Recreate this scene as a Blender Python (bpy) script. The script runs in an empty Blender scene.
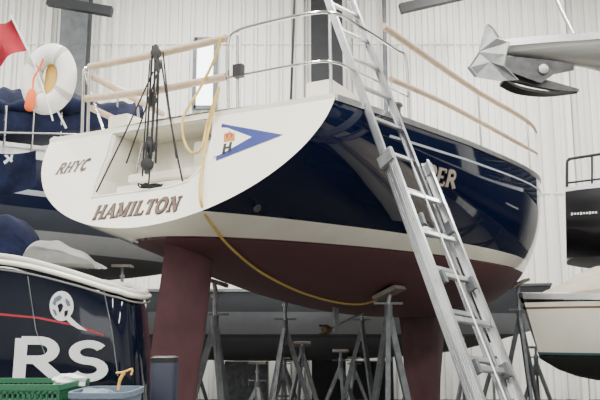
import bpy, bmesh, math, random
from mathutils import Vector as V, Matrix as M
random.seed(7)
scn = bpy.context.scene
C = scn.collection
PI = math.pi
F = 760.0
PH = math.atan(130/760)
CAM = V((0, 0, 1.5))

def ray(px, py):
    a = (px-300)/F; b = (200-py)/F
    return V((a, math.cos(PH)-b*math.sin(PH), math.sin(PH)+b*math.cos(PH)))
def P(px, py, Y):
    d = ray(px, py); return CAM + d*(Y/d.y)

# ---------------------------------------------------------------- materials
def mat(name, col, rough=0.5, metal=0.0, var=0.06, scale=6.0, bump=0.0, coat=0.0, bscale=40.0, emit=None, spec=0.5):
    m = bpy.data.materials.new(name); m.use_nodes = True
    nt = m.node_tree; b = nt.nodes['Principled BSDF']
    b.inputs['Roughness'].default_value = rough
    b.inputs['Metallic'].default_value = metal
    b.inputs['Specular IOR Level'].default_value = spec
    if coat:
        b.inputs['Coat Weight'].default_value = coat
        b.inputs['Coat Roughness'].default_value = 0.04
    tc = nt.nodes.new('ShaderNodeTexCoord')
    n = nt.nodes.new('ShaderNodeTexNoise'); n.inputs['Scale'].default_value = scale; n.inputs['Detail'].default_value = 5
    nt.links.new(tc.outputs['Object'], n.inputs['Vector'])
    r = nt.nodes.new('ShaderNodeValToRGB')
    r.color_ramp.elements[0].position = 0.3; r.color_ramp.elements[1].position = 0.7
    r.color_ramp.elements[0].color = [c*(1-var) for c in col]+[1]
    r.color_ramp.elements[1].color = [min(1, c*(1+var)) for c in col]+[1]
    nt.links.new(n.outputs['Fac'], r.inputs['Fac'])
    nt.links.new(r.outputs['Color'], b.inputs['Base Color'])
    if bump:
        n2 = nt.nodes.new('ShaderNodeTexNoise'); n2.inputs['Scale'].default_value = bscale
        nt.links.new(tc.outputs['Object'], n2.inputs['Vector'])
        bp = nt.nodes.new('ShaderNodeBump'); bp.inputs['Strength'].default_value = bump; bp.inputs['Distance'].default_value = 0.02
        nt.links.new(n2.outputs['Fac'], bp.inputs['Height']); nt.links.new(bp.outputs['Normal'], b.inputs['Normal'])
    if emit:
        b.inputs['Emission Color'].default_value = (*emit[:3], 1); b.inputs['Emission Strength'].default_value = emit[3]
    return m

def banded(name, bands, slope=0.0, rough=0.2, coat=0.6, lowrough=0.6, lowbelow=0.0, spec=0.5):
    """paint in horizontal bands: bands = [(z_from, colour), ...] from the bottom up (object coordinates)"""
    m = bpy.data.materials.new(name); m.use_nodes = True
    nt = m.node_tree; b = nt.nodes['Principled BSDF']
    b.inputs['Specular IOR Level'].default_value = spec
    tc = nt.nodes.new('ShaderNodeTexCoord'); sp = nt.nodes.new('ShaderNodeSeparateXYZ')
    nt.links.new(tc.outputs['Object'], sp.inputs[0])
    mul = nt.nodes.new('ShaderNodeMath'); mul.operation = 'MULTIPLY_ADD'
    nt.links.new(sp.outputs['Y'], mul.inputs[0]); mul.inputs[1].default_value = -slope
    nt.links.new(sp.outputs['Z'], mul.inputs[2])
    mr = nt.nodes.new('ShaderNodeMapRange'); mr.inputs['From Min'].default_value = 0; mr.inputs['From Max'].default_value = 5
    nt.links.new(mul.outputs[0], mr.inputs['Value'])
    cr = nt.nodes.new('ShaderNodeValToRGB'); cr.color_ramp.interpolation = 'CONSTANT'
    els = cr.color_ramp.elements
    els[0].position = 0; els[0].color = (*bands[0][1], 1)
    els[1].position = bands[1][0]/5; els[1].color = (*bands[1][1], 1)
    for z, c in bands[2:]:
        e = els.new(z/5); e.color = (*c, 1)
    nt.links.new(mr.outputs[0], cr.inputs['Fac'])
    n = nt.nodes.new('ShaderNodeTexNoise'); n.inputs['Scale'].default_value = 3; n.inputs['Detail'].default_value = 6
    nt.links.new(tc.outputs['Object'], n.inputs['Vector'])
    mx = nt.nodes.new('ShaderNodeMixRGB'); mx.blend_type = 'MULTIPLY'; mx.inputs['Fac'].default_value = 0.2
    nt.links.new(cr.outputs['Color'], mx.inputs['Color1'])
    hs = nt.nodes.new('ShaderNodeHueSaturation'); hs.inputs['Saturation'].default_value = 0; hs.inputs['Value'].default_value = 1.8
    nt.links.new(n.outputs['Color'], hs.inputs['Color']); nt.links.new(hs.outputs['Color'], mx.inputs['Color2'])
    nt.links.new(mx.outputs['Color'], b.inputs['Base Color'])
    st = nt.nodes.new('ShaderNodeMath'); st.operation = 'LESS_THAN'; st.inputs[1].default_value = lowbelow
    nt.links.new(mul.outputs[0], st.inputs[0])
    rr = nt.nodes.new('ShaderNodeMapRange'); rr.inputs['To Min'].default_value = rough; rr.inputs['To Max'].default_value = lowrough
    nt.links.new(st.outputs[0], rr.inputs['Value']); nt.links.new(rr.outputs[0], b.inputs['Roughness'])
    inv = nt.nodes.new('ShaderNodeMath'); inv.operation = 'MULTIPLY_ADD'; inv.inputs[1].default_value = -coat; inv.inputs[2].default_value = coat
    nt.links.new(st.outputs[0], inv.inputs[0]); nt.links.new(inv.outputs[0], b.inputs['Coat Weight'])
    b.inputs['Coat Roughness'].default_value = 0.02
    return m

NAVY = (0.0022, 0.0052, 0.025); MAROON = (0.105, 0.043, 0.051); CREAM = (0.88, 0.84, 0.73)
m_cream = mat('cream_gelcoat', CREAM, 0.3, 0, 0.03, 2, coat=0.4)
m_recess = mat('shaded_recess_cream', (0.70, 0.67, 0.58), 0.4, 0, 0.06, 4)  # cream gelcoat with the shade inside the recess put into its colour
m_maroon = mat('maroon_antifoul', MAROON, 0.6, 0, 0.22, 5, 0.1)
m_navy = mat('navy_gelcoat', (0.002, 0.0038, 0.012), 0.06, 0, 0.1, 2, coat=0.0, spec=.3)
m_navycan = mat('navy_canvas', (0.0045, 0.008, 0.030), 0.85, 0, 0.35, 8, 0.5, bscale=12, spec=.2)
m_gold = mat('dull_gold_leaf', (0.105, 0.055, 0.032), 0.4, 0.1, 0.25, 30)
m_brown = mat('dark_brown_outline', (0.02, 0.012, 0.010), 0.5)
m_steel = mat('stainless_steel', (0.62, 0.62, 0.62), 0.22, 1.0, 0.05)
m_alu = mat('aluminium', (0.66, 0.67, 0.69), 0.30, 0.95, 0.10, 10)
m_alud = mat('worn_aluminium', (0.44, 0.45, 0.47), 0.35, 0.95, 0.12, 14)
m_galv = mat('galvanised_steel', (0.28, 0.29, 0.30), 0.5, 0.6, 0.2, 18)
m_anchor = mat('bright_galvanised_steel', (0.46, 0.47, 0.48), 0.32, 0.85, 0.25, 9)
m_darkgalv = mat('weathered_steel', (0.10, 0.10, 0.105), 0.4, 0.7, 0.3, 18)
m_stand = mat('stand_grey_paint', (0.12, 0.13, 0.14), 0.5, 0.4, 0.3, 12)
m_tan = mat('tan_foam_cover', (0.53, 0.41, 0.30), 0.8, 0, 0.12, 14, 0.2)
m_black = mat('black_plastic', (0.008, 0.008, 0.009), 0.45)
m_rope = mat('black_rope', (0.010, 0.010, 0.012), 0.8, 0, 0.3, 60, 0.5, bscale=150)
m_yrope = mat('yellow_rope', (0.62, 0.44, 0.12), 0.7, 0, 0.15, 60, 0.5, bscale=150)
m_white = mat('white_plastic', (0.84, 0.84, 0.81), 0.4, 0, 0.04)
m_orange = mat('orange_webbing', (0.85, 0.14, 0.02), 0.7)
m_yellow = mat('yellow_plastic', (0.68, 0.42, 0.08), 0.5)
m_red = mat('red_cloth', (0.33, 0.008, 0.024), 0.8, 0, 0.2, 5)
m_blue = mat('pennant_blue', (0.010, 0.025, 0.18), 0.4)
m_wood = mat('timber_block', (0.30, 0.21, 0.13), 0.8, 0, 0.3, 8, 0.2)
m_pad = mat('weathered_pad_wood', (0.17, 0.15, 0.13), 0.85, 0, 0.3, 12, 0.2)
m_wall = mat('white_metal_siding', (0.88, 0.88, 0.85), 0.45, 0, 0.03, 0.4)
m_darksteel = mat('dark_steel_column', (0.013, 0.015, 0.018), 0.5, 0.2, 0.2)
m_greycol = mat('grey_steel', (0.11, 0.12, 0.13), 0.5, 0.3, 0.2)
m_reflpanel = mat('charcoal_reflection_panel', (0.022, 0.025, 0.032), 0.6, 0.1, 0.15)
m_floor = mat('concrete_floor', (0.085, 0.082, 0.078), 0.6, 0, 0.2, 1.5, 0.1)
m_ceil = mat('ceiling_liner', (0.62, 0.62, 0.60), 0.7)
m_glow = mat('translucent_daylight_panel', (0.9, 0.93, 0.95), 0.5, emit=(0.92, 0.96, 1.0, 4.5))
m_green = mat('green_plastic', (0.015, 0.11, 0.05), 0.5)
m_bin = mat('grey_blue_plastic', (0.10, 0.14, 0.19), 0.45)
m_paper = mat('white_cloth', (0.66, 0.68, 0.68), 0.9, 0, 0.1, 20, 0.4, bscale=20)
m_tarp = mat('grey_white_tarp', (0.58, 0.565, 0.52), 0.8, 0, 0.12, 4, 0.4, bscale=6)
m_beige = mat('beige_boat_cover', (0.50, 0.45, 0.36), 0.85, 0, 0.16, 4, 0.5, bscale=6)
m_greycov = mat('grey_cover_cloth', (0.20, 0.20, 0.195), 0.85, 0, 0.2, 5, 0.5, bscale=8)
m_redline = mat('red_pinstripe', (0.30, 0.015, 0.03), 0.4)
m_bglove = mat('bench_top', (0.25, 0.2, 0.15), 0.7, 0, 0.2)

# ---------------------------------------------------------------- objects
MATS = {}
def tag(o, label=None, cat=None, group=None, kind=None):
    if label: o['label'] = label
    if cat: o['category'] = cat
    if group: o['group'] = group
    if kind: o['kind'] = kind
    return o
def thing(name, label, cat, loc=(0, 0, 0), rotz=0.0, group=None):
    o = bpy.data.objects.new(name, None); C.objects.link(o)
    o.empty_display_size = 0.2
    o.location = loc; o.rotation_euler = (0, 0, rotz)
    MATS[o.name] = (M.Translation(V(loc)) @ M.Rotation(rotz, 4, 'Z')).inverted()
    return tag(o, label, cat, group)
def obj(name, bm, m, parent=None, smooth=True, world=False, label=None, base=None, recalc=True, angle=40):
    """world=True: verts are in world space and are moved into the parent's frame"""
    if recalc: bmesh.ops.recalc_face_normals(bm, faces=bm.faces[:])
    if parent is not None and world:
        r = parent
        while r.parent: r = r.parent
        if r.name in MATS: bm.transform(MATS[r.name])
        elif r.type == 'MESH': bm.transform(M.Translation(-r.location))
    me = bpy.data.meshes.new(name)
    if parent is None and base is not None:
        bm.transform(M.Translation(-V(base)))
    bm.to_mesh(me); bm.free()
    if smooth:
        for p in me.polygons: p.use_smooth = True
        try: me.set_sharp_from_angle(angle=math.radians(angle))
        except Exception: pass
    me.materials.append(m)
    o = bpy.data.objects.new(name, me); C.objects.link(o)
    if parent is not None: o.parent = parent
    elif base is not None: o.location = base
    if label: o['label'] = label
    return o
def NB(): return bmesh.new()

def box(bm, c, s, rot=None):
    T = M.Translation(V(c))
    if rot is not None: T = T @ rot.to_4x4()
    T = T @ M.Diagonal((s[0], s[1], s[2], 1))
    bmesh.ops.create_cube(bm, size=1.0, matrix=T)
def tube(bm, pts, r, n=8, closed=False, caps=True):
    pts = [V(p) for p in pts]
    N = len(pts); rings = []
    prev = None
    for i in range(N):
        if closed: t = (pts[(i+1) % N]-pts[i-1])
        else:
            a = pts[max(i-1, 0)]; b = pts[min(i+1, N-1)]; t = b-a
        if t.length < 1e-9: t = V((0, 0, 1))
        t.normalize()
        if prev is None:
            u = t.orthogonal().normalized()
        else:
            u = prev - t*prev.dot(t)
            if u.length < 1e-6: u = t.orthogonal()
            u.normalize()
        prev = u; w = t.cross(u)
        rr = r[i] if isinstance(r, (list, tuple)) else r
        rings.append([bm.verts.new(pts[i]+(u*math.cos(2*PI*k/n)+w*math.sin(2*PI*k/n))*rr) for k in range(n)])
    for i in range(N if closed else N-1):
        A = rings[i]; B = rings[(i+1) % N]
        for k in range(n):
            bm.faces.new((A[k], A[(k+1) % n], B[(k+1) % n], B[k]))
    if caps and not closed:
        bm.faces.new(rings[0][::-1]); bm.faces.new(rings[-1])
def smoothpts(pts, k=6):
    pts = [V(p) for p in pts]; out = []
    for i in range(len(pts)-1):
        p0 = pts[max(i-1, 0)]; p1 = pts[i]; p2 = pts[i+1]; p3 = pts[min(i+2, len(pts)-1)]
        for j in range(k):
            t = j/k
            out.append(0.5*((2*p1)+(-p0+p2)*t+(2*p0-5*p1+4*p2-p3)*t*t+(-p0+3*p1-3*p2+p3)*t**3))
    out.append(pts[-1]); return out
def beam(bm, a, b, w, d, side):
    """rectangular bar from a to b; w along side vector, d along the other"""
    a = V(a); b = V(b); t = (b-a).normalized(); s = V(side); s = (s-t*s.dot(t)).normalized(); q = t.cross(s)
    R = M((s, q, t)).transposed()
    box(bm, (a+b)/2, (w, d, (b-a).length), R)
def lathe(bm, prof, mtx, n=20):
    rings = []
    for (r, z) in prof:
        rings.append([bm.verts.new(mtx @ V((r*math.cos(2*PI*k/n), r*math.sin(2*PI*k/n), z))) for k in range(n)])
    for A, B in zip(rings, rings[1:]):
        for k in range(n): bm.faces.new((A[k], A[(k+1) % n], B[(k+1) % n], B[k]))
    bm.faces.new(rings[0][::-1]); bm.faces.new(rings[-1])
def loft(bm, rings, cap=True, closed=True):
    vs = [[bm.verts.new(p) for p in r] for r in rings]
    n = len(vs[0])
    for A, B in zip(vs, vs[1:]):
        for k in range(n if closed else n-1):
            bm.faces.new((A[k], A[(k+1) % n], B[(k+1) % n], B[k]))
    if cap and closed:
        bm.faces.new(vs[0][::-1]); bm.faces.new(vs[-1])
    return vs

# ---------------------------------------------------------------- stroke lettering
def arc(cx, cy, rx, ry, a0, a1, n=10):
    return [(cx+rx*math.cos(math.radians(a0+(a1-a0)*i/n)), cy+ry*math.sin(math.radians(a0+(a1-a0)*i/n))) for i in range(n+1)]
FONT = {
 'H': (1.0, [([(.2, 0), (.2, 1)], 1), ([(.8, 0), (.8, 1)], 1), ([(.2, .5), (.8, .5)], 0)], [(.2, 0), (.2, 1), (.8, 0), (.8, 1)]),
 'A': (1.0, [([(.12, 0), (.5, 1)], 0), ([(.5, 1), (.88, 0)], 1), ([(.27, .33), (.75, .33)], 0)], [(.12, 0), (.88, 0)]),
 'M': (1.2, [([(.18, 0), (.18, 1)], 0), ([(.2, 1), (.6, .1)], 1), ([(.6, .1), (1.0, 1)], 0), ([(1.0, 0), (1.0, 1)], 1)], [(.18, 0), (1.0, 0), (.14, 1), (1.04, 1)]),
 'I': (.5, [([(.25, 0), (.25, 1)], 1)], [(.25, 0), (.25, 1)]),
 'L': (.82, [([(.2, 0), (.2, 1)], 1), ([(.2, .04), (.75, .04), (.77, .25)], 0)], [(.2, 0), (.2, 1)]),
 'T': (.9, [([(.45, 0), (.45, 1)], 1), ([(.06, .75), (.08, .96), (.82, .96), (.84, .75)], 0)], [(.45, 0)]),
 'O': (1.05, [(arc(.52, .5, .38, .46, 0, 360, 20), 1)], []),
 'N': (1.05, [([(.2, 0), (.2, 1)], 0), ([(.2, 1), (.82, 0)], 1), ([(.82, 0), (.82, 1)], 0)], [(.2, 0), (.16, 1), (.82, 1)]),
 'R': (.98, [([(.2, 0), (.2, 1)], 1), ([(.2, .95), (.5, .95)]+arc(.5, .72, .25, .23, 90, -90)+[(.2, .49)], .7), ([(.48, .48), (.88, .02)], 1)], [(.2, 0), (.2, 1), (.88, 0)]),
 'P': (.88, [([(.2, 0), (.2, 1)], 1), ([(.2, .95), (.5, .95)]+arc(.5, .7, .26, .25, 90, -90)+[(.2, .45)], .7)], [(.2, 0), (.2, 1)]),
 'E': (.85, [([(.2, 0), (.2, 1)], 1), ([(.2, .95), (.75, .95), (.76, .78)], 0), ([(.2, .5), (.62, .5)], 0), ([(.2, .05), (.77, .05), (.8, .25)], 0)], [(.2, 0), (.2, 1)]),
 'Y': (.95, [([(.1, 1), (.47, .45)], 1), ([(.84, 1), (.47, .45)], 0), ([(.47, .45), (.47, 0)], 1)], [(.1, 1), (.84, 1), (.47, 0)]),
 'C': (.95, [(arc(.52, .5, .38, .46, 45, 315, 16), 1)], []),
 'S': (.85, [(arc(.42, .73, .27, .23, 30, 270, 12)+arc(.42, .27, .29, .23, 90, -150, 12)[1:], 1)], []),
}
def letters(s, thick=.2, thin=.09, serif=.3, extra=0.0, slant=0.0, gap=.06, start=0.0):
    """list of convex polygons in (s,t), plus the total width"""
    polys = []; x0 = start
    for ch in s:
        w, strokes, ser = FONT[ch]
        for pts, k in strokes:
            hw = (thin+(thick-thin)*k)/2+extra
            for (ax, ay), (bx, by) in zip(pts, pts[1:]):
                dx, dy = bx-ax, by-ay; l = math.hypot(dx, dy)
                if l < 1e-6: continue
                nx, ny = -dy/l*hw, dx/l*hw; ex, ey = dx/l*extra, dy/l*extra
                polys.append([(x0+ax+nx-ex, ay+ny-ey), (x0+ax-nx-ex, ay-ny-ey), (x0+bx-nx+ex, by-ny+ey), (x0+bx+nx+ex, by+ny+ey)])
            for (ax, ay) in pts[1:-1]:
                polys.append([(x0+ax+hw*math.cos(q*PI/4), ay+hw*math.sin(q*PI/4)) for q in range(8)])
        if serif:
            for (ax, ay) in ser:
                h = thin*.8; y0 = ay if ay < .5 else ay-h
                polys.append([(x0+ax-serif/2-extra, y0-extra), (x0+ax+serif/2+extra, y0-extra), (x0+ax+serif/2+extra, y0+h+extra), (x0+ax-serif/2-extra, y0+h+extra)])
        x0 += w+gap
    W = x0-gap
    polys = [[(x+slant*y, y) for x, y in p] for p in polys]
    return polys, W
def put_polys(bm, polys, fn, split=1, nrm=None, step=3e-5):
    # overlapping strokes are stepped a hair apart so that they never lie in one plane
    for k, p in enumerate(polys):
        o = nrm*(k*step) if nrm is not None else V((0, 0, 0))
        if split > 1 and len(p) == 4:
            for i in range(split):
                t0, t1 = i/split, (i+1)/split
                a, b, c, d = p
                L_ = lambda u, v, t: (u[0]+(v[0]-u[0])*t, u[1]+(v[1]-u[1])*t)
                q = [L_(a, d, t0), L_(b, c, t0), L_(b, c, t1), L_(a, d, t1)]
                bm.faces.new([bm.verts.new(fn(*z)+o) for z in q])
        else:
            bm.faces.new([bm.verts.new(fn(*z)+o) for z in p])

# ---------------------------------------------------------------- hulls
def hinterp(X, Yv, x):
    if x <= X[0]: return Yv[0]
    if x >= X[-1]: return Yv[-1]
    n = len(X)
    for i in range(n-1):
        if x <= X[i+1]: break
    def sl(j):
        if j == 0: return (Yv[1]-Yv[0])/(X[1]-X[0])
        if j == n-1: return (Yv[-1]-Yv[-2])/(X[-1]-X[-2])
        return (Yv[j+1]-Yv[j-1])/(X[j+1]-X[j-1])
    h = X[i+1]-X[i]; t = (x-X[i])/h
    return ((2*t**3-3*t*t+1)*Yv[i]+(t**3-2*t*t+t)*h*sl(i)+(-2*t**3+3*t*t)*Yv[i+1]+(t**3-t*t)*h*sl(i+1))
class Hull:
    def __init__(s, Y, B, ZS, ZK, N, rake=0.0, bow=0.0, rl=2.5, bl=2.5):
        s.Y, s._B, s._ZS, s._ZK, s._N = Y, B, ZS, ZK, N
        s.rake, s.bow, s.rl, s.bl = rake, bow, rl, bl; s.Lh = Y[-1]
    def B(s, y): return max(0.012, hinterp(s.Y, s._B, y))
    def ZS(s, y): return hinterp(s.Y, s._ZS, y)
    def ZK(s, y): return hinterp(s.Y, s._ZK, y)
    def N(s, y): return hinterp(s.Y, s._N, y)
    def shift(s, y, f):
        d = s.rake*max(0, 1-y/s.rl)*f
        t = min(1, max(0, (y-(s.Lh-s.bl))/s.bl))
        return d+s.bow*t*t*f
    def pt(s, y, a, side=1, off=0.0):
        n = s.N(y); zs, zk, b = s.ZS(y), s.ZK(y), s.B(y)
        x = b*max(0, math.sin(a))**(2/n); c = max(0, math.cos(a))**(2/n)
        z = zs-(zs-zk)*c
        return V((side*(x+off), y+s.shift(y, 1-c), z))
    def x_at(s, y, z):
        n = s.N(y); zs, zk = s.ZS(y), s.ZK(y)
        f = min(1, max(0, (zs-z)/(zs-zk)))
        return s.B(y)*(1-f**n)**(1/n)
    def z_at(s, x, y):
        n = s.N(y); zs, zk = s.ZS(y), s.ZK(y)
        f = min(1, abs(x)/s.B(y))
        return zs-(zs-zk)*(1-f**n)**(1/n)
    def section(s, y, na=18):
        out = [s.pt(y, PI/2*(1-i/na), -1) for i in range(na)]
        out += [s.pt(y, PI/2*i/na, 1) for i in range(na+1)]
        return out
    def mesh(s, bm, ns=48, na=18, transom=True):
        ys = [s.Lh*(i/ns) for i in range(ns+1)]
        vs = [[bm.verts.new(p) for p in s.section(y, na)] for y in ys]
        for A, Bv in zip(vs, vs[1:]):
            for k in range(len(A)-1):
                bm.faces.new((A[k], A[k+1], Bv[k+1], Bv[k]))
        if transom: bm.faces.new(vs[0])
        return vs
    def deck(s, bm, ns=40, drop=0.0, camber=0.05):
        rows = []
        for i in range(ns+1):
            y = s.Lh*i/ns; yy = y+s.shift(y, 1); b = s.B(y)-0.003; z = s.ZS(y)-drop
            rows.append([V((b*u, yy, z+camber*(1-u*u)*min(1, b))) for u in (-1, -.6, -.2, .2, .6, 1)])
        loft(bm, rows, cap=False, closed=False)

# ================================================================ SETTING
def struct(name, bm, m, smooth=False, parent=None):
    o = obj(name, bm, m, parent, smooth=smooth)
    if parent is None: o['kind'] = 'structure'
    return o
XL, XR, YB, YF, ZC = -15.0, 17.0, -14.0, 17.2, 10.2
bm = NB(); box(bm, ((XL+XR)/2, (YB+YF)/2, -0.1), (XR-XL+1, YF-YB+1, 0.2)); struct('floor', bm, m_floor)
bm = NB(); box(bm, ((XL+XR)/2, (YB+YF)/2, ZC+0.1), (XR-XL+1, YF-YB+1, 0.2)); struct('ceiling', bm, m_ceil)
def ribbed(a, b, inward):
    """vertical ribbed metal siding between plan points a and b"""
    bm = NB(); a = V((a[0], a[1], 0)); b = V((b[0], b[1], 0)); d = (b-a); Ln = d.length; d.normalize(); nrm = V(inward)
    x = 0; pts = []
    while x < Ln:
        for dx, h in ((0, 0), (.045, 0), (.055, .09), (.09, .09), (.10, 0), (.175, 0), (.185, -.06), (.215, -.06), (.225, 0)):
            pts.append(a+d*min(x+dx, Ln)+nrm*h)
        x += 0.30
    pts.append(b)
    lo = [bm.verts.new(p) for p in pts]; hi = [bm.verts.new(p+V((0, 0, ZC))) for p in pts]
    for i in range(len(pts)-1): bm.faces.new((lo[i], lo[i+1], hi[i+1], hi[i]))
    return bm
struct('wall_front', ribbed((XL, YF), (XR, YF), (0, -1, 0)), m_wall)
struct('wall_left', ribbed((XL, YB), (XL, YF), (1, 0, 0)), m_wall)
struct('wall_right', ribbed((XR, YB), (XR, YF), (-1, 0, 0)), m_wall)
struct('wall_back', ribbed((XL, YB), (XR, YB), (0, 1, 0)), m_wall)
bm = NB()
for z in (4.6, 8.2): box(bm, ((XL+XR)/2, YF-0.035, z), (XR-XL, 0.02, 0.03))
struct('trim_1', bm, m_wall)
# unseen ribbed charcoal panels, added to darken the reflections in the navy hull
def reflection_panel(name, c, along, w, h, nrm):
    bm = NB(); A = V(along); n_ = V(nrm); pts = []
    z = 0
    while z < h:
        pts += [(z, 0), (z+.06, .03), (z+.12, .03), (z+.18, 0)]; z += .18
    lo = [bm.verts.new(V(c)-A*(w/2)+n_*(d+.14)+V((0, 0, zz))) for zz, d in pts]
    hi = [bm.verts.new(V(c)+A*(w/2)+n_*(d+.14)+V((0, 0, zz))) for zz, d in pts]
    for i in range(len(pts)-1): bm.faces.new((lo[i], lo[i+1], hi[i+1], hi[i]))
    struct(name, bm, m_reflpanel)
reflection_panel('reflection_panel_1', (11.4, YF, 0), (1, 0, 0), 7.4, 7.4, (0, -1, 0))
reflection_panel('reflection_panel_2', (XR, 9.6, 0), (0, 1, 0), 13.5, 7.0, (-1, 0, 0))
def window(k, px0, px1, py0, py1):
    a = P(px0, py1, YF-0.1); b = P(px1, py0, YF-0.1)
    bm = NB(); box(bm, ((a.x+b.x)/2, YF-0.11, (a.z+b.z)/2), (b.x-a.x, 0.03, b.z-a.z)); w = struct('window_%d' % k, bm, m_glow)
    bm = NB()
    for x in (a.x, b.x): box(bm, (x, YF-0.12, (a.z+b.z)/2), (0.09, 0.11, b.z-a.z+.07))
    for z in (a.z, b.z): box(bm, ((a.x+b.x)/2, YF-0.12, z), (b.x-a.x, 0.11, 0.09))
    fr = obj('window_frame', bm, m_greycol, w, smooth=False)
window(1, 194, 216, 40, 108)
window(2, 497, 520, -60, -14)
def column(px, w, Y, m, name, top=ZC):
    c = P(px, 100, Y); bm = NB()
    box(bm, (c.x, Y-0.15, top/2), (w, 0.03, top)); box(bm, (c.x, Y+0.2, top/2), (w, 0.03, top)); box(bm, (c.x, Y+.02, top/2), (0.03, 0.35, top))
    return struct(name, bm, m)
column(327, 0.72, 16.7, m_darksteel, 'trim_2')
column(72, 0.62, 16.7, m_greycol, 'trim_3')
column(565, 0.12, 16.9, m_wall, 'trim_4')
bm = NB(); beam(bm, P(48, 1, 15.5), P(112, 12, 15.5), .16, .2, (0, 1, 0)); struct('trim_5', bm, m_darksteel)
bm = NB(); beam(bm, P(400, 9, 15.6), P(470, -7, 15.6), .16, .2, (0, 1, 0)); struct('trim_6', bm, m_darksteel)
bm = NB(); c = P(386, 100, 16.95); tube(bm, [(c.x, 16.95, 0), (c.x, 16.95, ZC)], .05, 10); struct('trim_7', bm, m_greycol)

# ================================================================ MAIN SAILBOAT
TH = math.radians(28)
SX, SY = -1.08, 4.85
BMx = M.Translation(V((SX, SY, 0))) @ M.Rotation(-TH, 4, 'Z'); BI = BMx.inverted()
H = Hull(Y=[0, 1, 2, 3, 4, 5, 6, 7, 8, 9],
         B=[1.24, 1.36, 1.46, 1.54, 1.59, 1.58, 1.48, 1.20, .74, .02],
         ZS=[2.97, 3.02, 3.07, 3.13, 3.20, 3.28, 3.37, 3.47, 3.58, 3.70],
         ZK=[2.15, 1.98, 1.83, 1.72, 1.66, 1.65, 1.70, 1.84, 2.08, 2.40],
         N=[1.95, 2.0, 2.15, 2.3, 2.45, 2.55, 2.55, 2.35, 1.8, 1.4], rake=0.45, bow=0.9)
boat = thing('sailboat', 'large navy hulled sailboat with cream stern and maroon bottom propped on stands', 'sailboat', (SX, SY, 0), -TH)
def lray(px, py): return BI @ CAM, BI.to_3x3() @ ray(px, py)
def LP(px, py, axis, val):
    o, d = lray(px, py); t = (val-o[axis])/d[axis]; return o+d*t
TN = V((0, -(2.97-2.15), 0.45)).normalized()   # transom normal, facing aft and up a little
T0 = V((0, 0, 2.15))
def T(px, py, off=0.0):
    o, d = lray(px, py); t = (T0-o).dot(TN)/d.dot(TN); return o+d*t+TN*off
def hull_hit(px, py):
    o, d = lray(px, py); t = 3.0
    while t < 16:
        p = o+d*t
        if 0.3 < p.y < 8.9:
            zs, zk = H.ZS(p.y), H.ZK(p.y)
            if zk < p.z < zs and abs(p.x) < H.x_at(p.y, p.z): return p
        t += 0.01
    return None
def side_hit(px, py, inset=0.06):
    x = 1.3
    for _ in range(25):
        p = LP(px, py, 0, x); x = H.B(min(8.9, max(0, p.y)))-inset
    return p

m_hull = banded('sailboat_hull_paint', [(0, MAROON), (2.10, (0.82, 0.79, 0.69)), (2.215, NAVY)], slope=0.017, rough=0.04, coat=0.0, lowbelow=2.10, spec=.34)
bm = NB(); H.mesh(bm, 90, 30, transom=False)
hull = obj('hull', bm, m_hull, boat, recalc=True, angle=60)
# thin pale line laid over the topsides below the deck edge
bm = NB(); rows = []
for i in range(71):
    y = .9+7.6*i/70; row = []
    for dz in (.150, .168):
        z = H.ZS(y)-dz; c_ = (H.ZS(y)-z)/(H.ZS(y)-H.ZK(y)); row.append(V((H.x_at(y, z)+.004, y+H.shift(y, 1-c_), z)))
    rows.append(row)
loft(bm, rows, cap=False, closed=False); obj('pale_side_line', bm, mat('pale_stripe', (.42, .46, .52), .3), hull, label='thin pale line along the upper navy side', recalc=False)
bm = NB()
outl = H.section(0, 30)
ov = [bm.verts.new(p) for p in outl]
oe = [bm.edges.new((ov[i], ov[(i+1) % len(ov)])) for i in range(len(ov))]
RC = [(113, 134), (213, 118), (212, 138), (207, 156), (198, 171), (186, 182), (168, 187), (93, 197), (97, 180), (107, 156)]
rp = [T(*q) for q in RC]
rv = [bm.verts.new(p) for p in rp]
re = [bm.edges.new((rv[i], rv[(i+1) % len(rv)])) for i in range(len(rv))]
bmesh.ops.triangle_fill(bm, use_beauty=True, use_dissolve=False, edges=oe+re)
transom = obj('transom', bm, m_cream, boat, smooth=False)
bm = NB()
cen = sum(rp, V((0, 0, 0)))/len(rp)
back = [cen+(p-cen)*0.90+V((0, 0.32, 0.0)) for p in rp]
mid = [cen+(p-cen)*0.965+V((0, 0.02, 0.0)) for p in rp]
loft(bm, [rp, mid, back], cap=False); bm.verts.ensure_lookup_table()
bm.faces.new([bm.verts[i] for i in range(2*len(rp), 3*len(rp))])
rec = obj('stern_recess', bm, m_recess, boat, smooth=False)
bm = NB()
loft(bm, [[p+TN*0.007 for p in rp], [cen+(p-cen)*1.03+TN*0.007 for p in rp], [cen+(p-cen)*1.035 for p in rp]], cap=False)
obj('recess_rim', bm, m_white, rec)
for i in range(2):
    a = T(103+7*i, 192-13*i); b = T(181+8*i, 184-15*i); cc = (a+b)/2
    bm = NB(); box(bm, cc+V((0, .20+.05*i, .02)), ((b-a).length*0.93, .20, .07))
    bmesh.ops.bevel(bm, geom=bm.edges[:], offset=.012, segments=2, affect='EDGES'); obj('recess_step', bm, m_cream, rec)
bm = NB(); a = T(180, 146); box(bm, a+V((.02, .29, 0)), (.22, .03, .20)); bmesh.ops.bevel(bm, geom=bm.edges[:], offset=.01, segments=2, affect='EDGES'); obj('locker_door', bm, m_cream, rec)
bm = NB(); a = T(128, 156)
for dx in (-.07, .07): tube(bm, [a+V((dx, .24, .17)), a+V((dx, .14, -.20))], .011, 8)
for k in range(3): tube(bm, [a+V((-.07, .22-.035*k, .08-.11*k)), a+V((.07, .22-.035*k, .08-.11*k))], .01, 6)
obj('boarding_ladder', bm, m_steel, rec)

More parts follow.
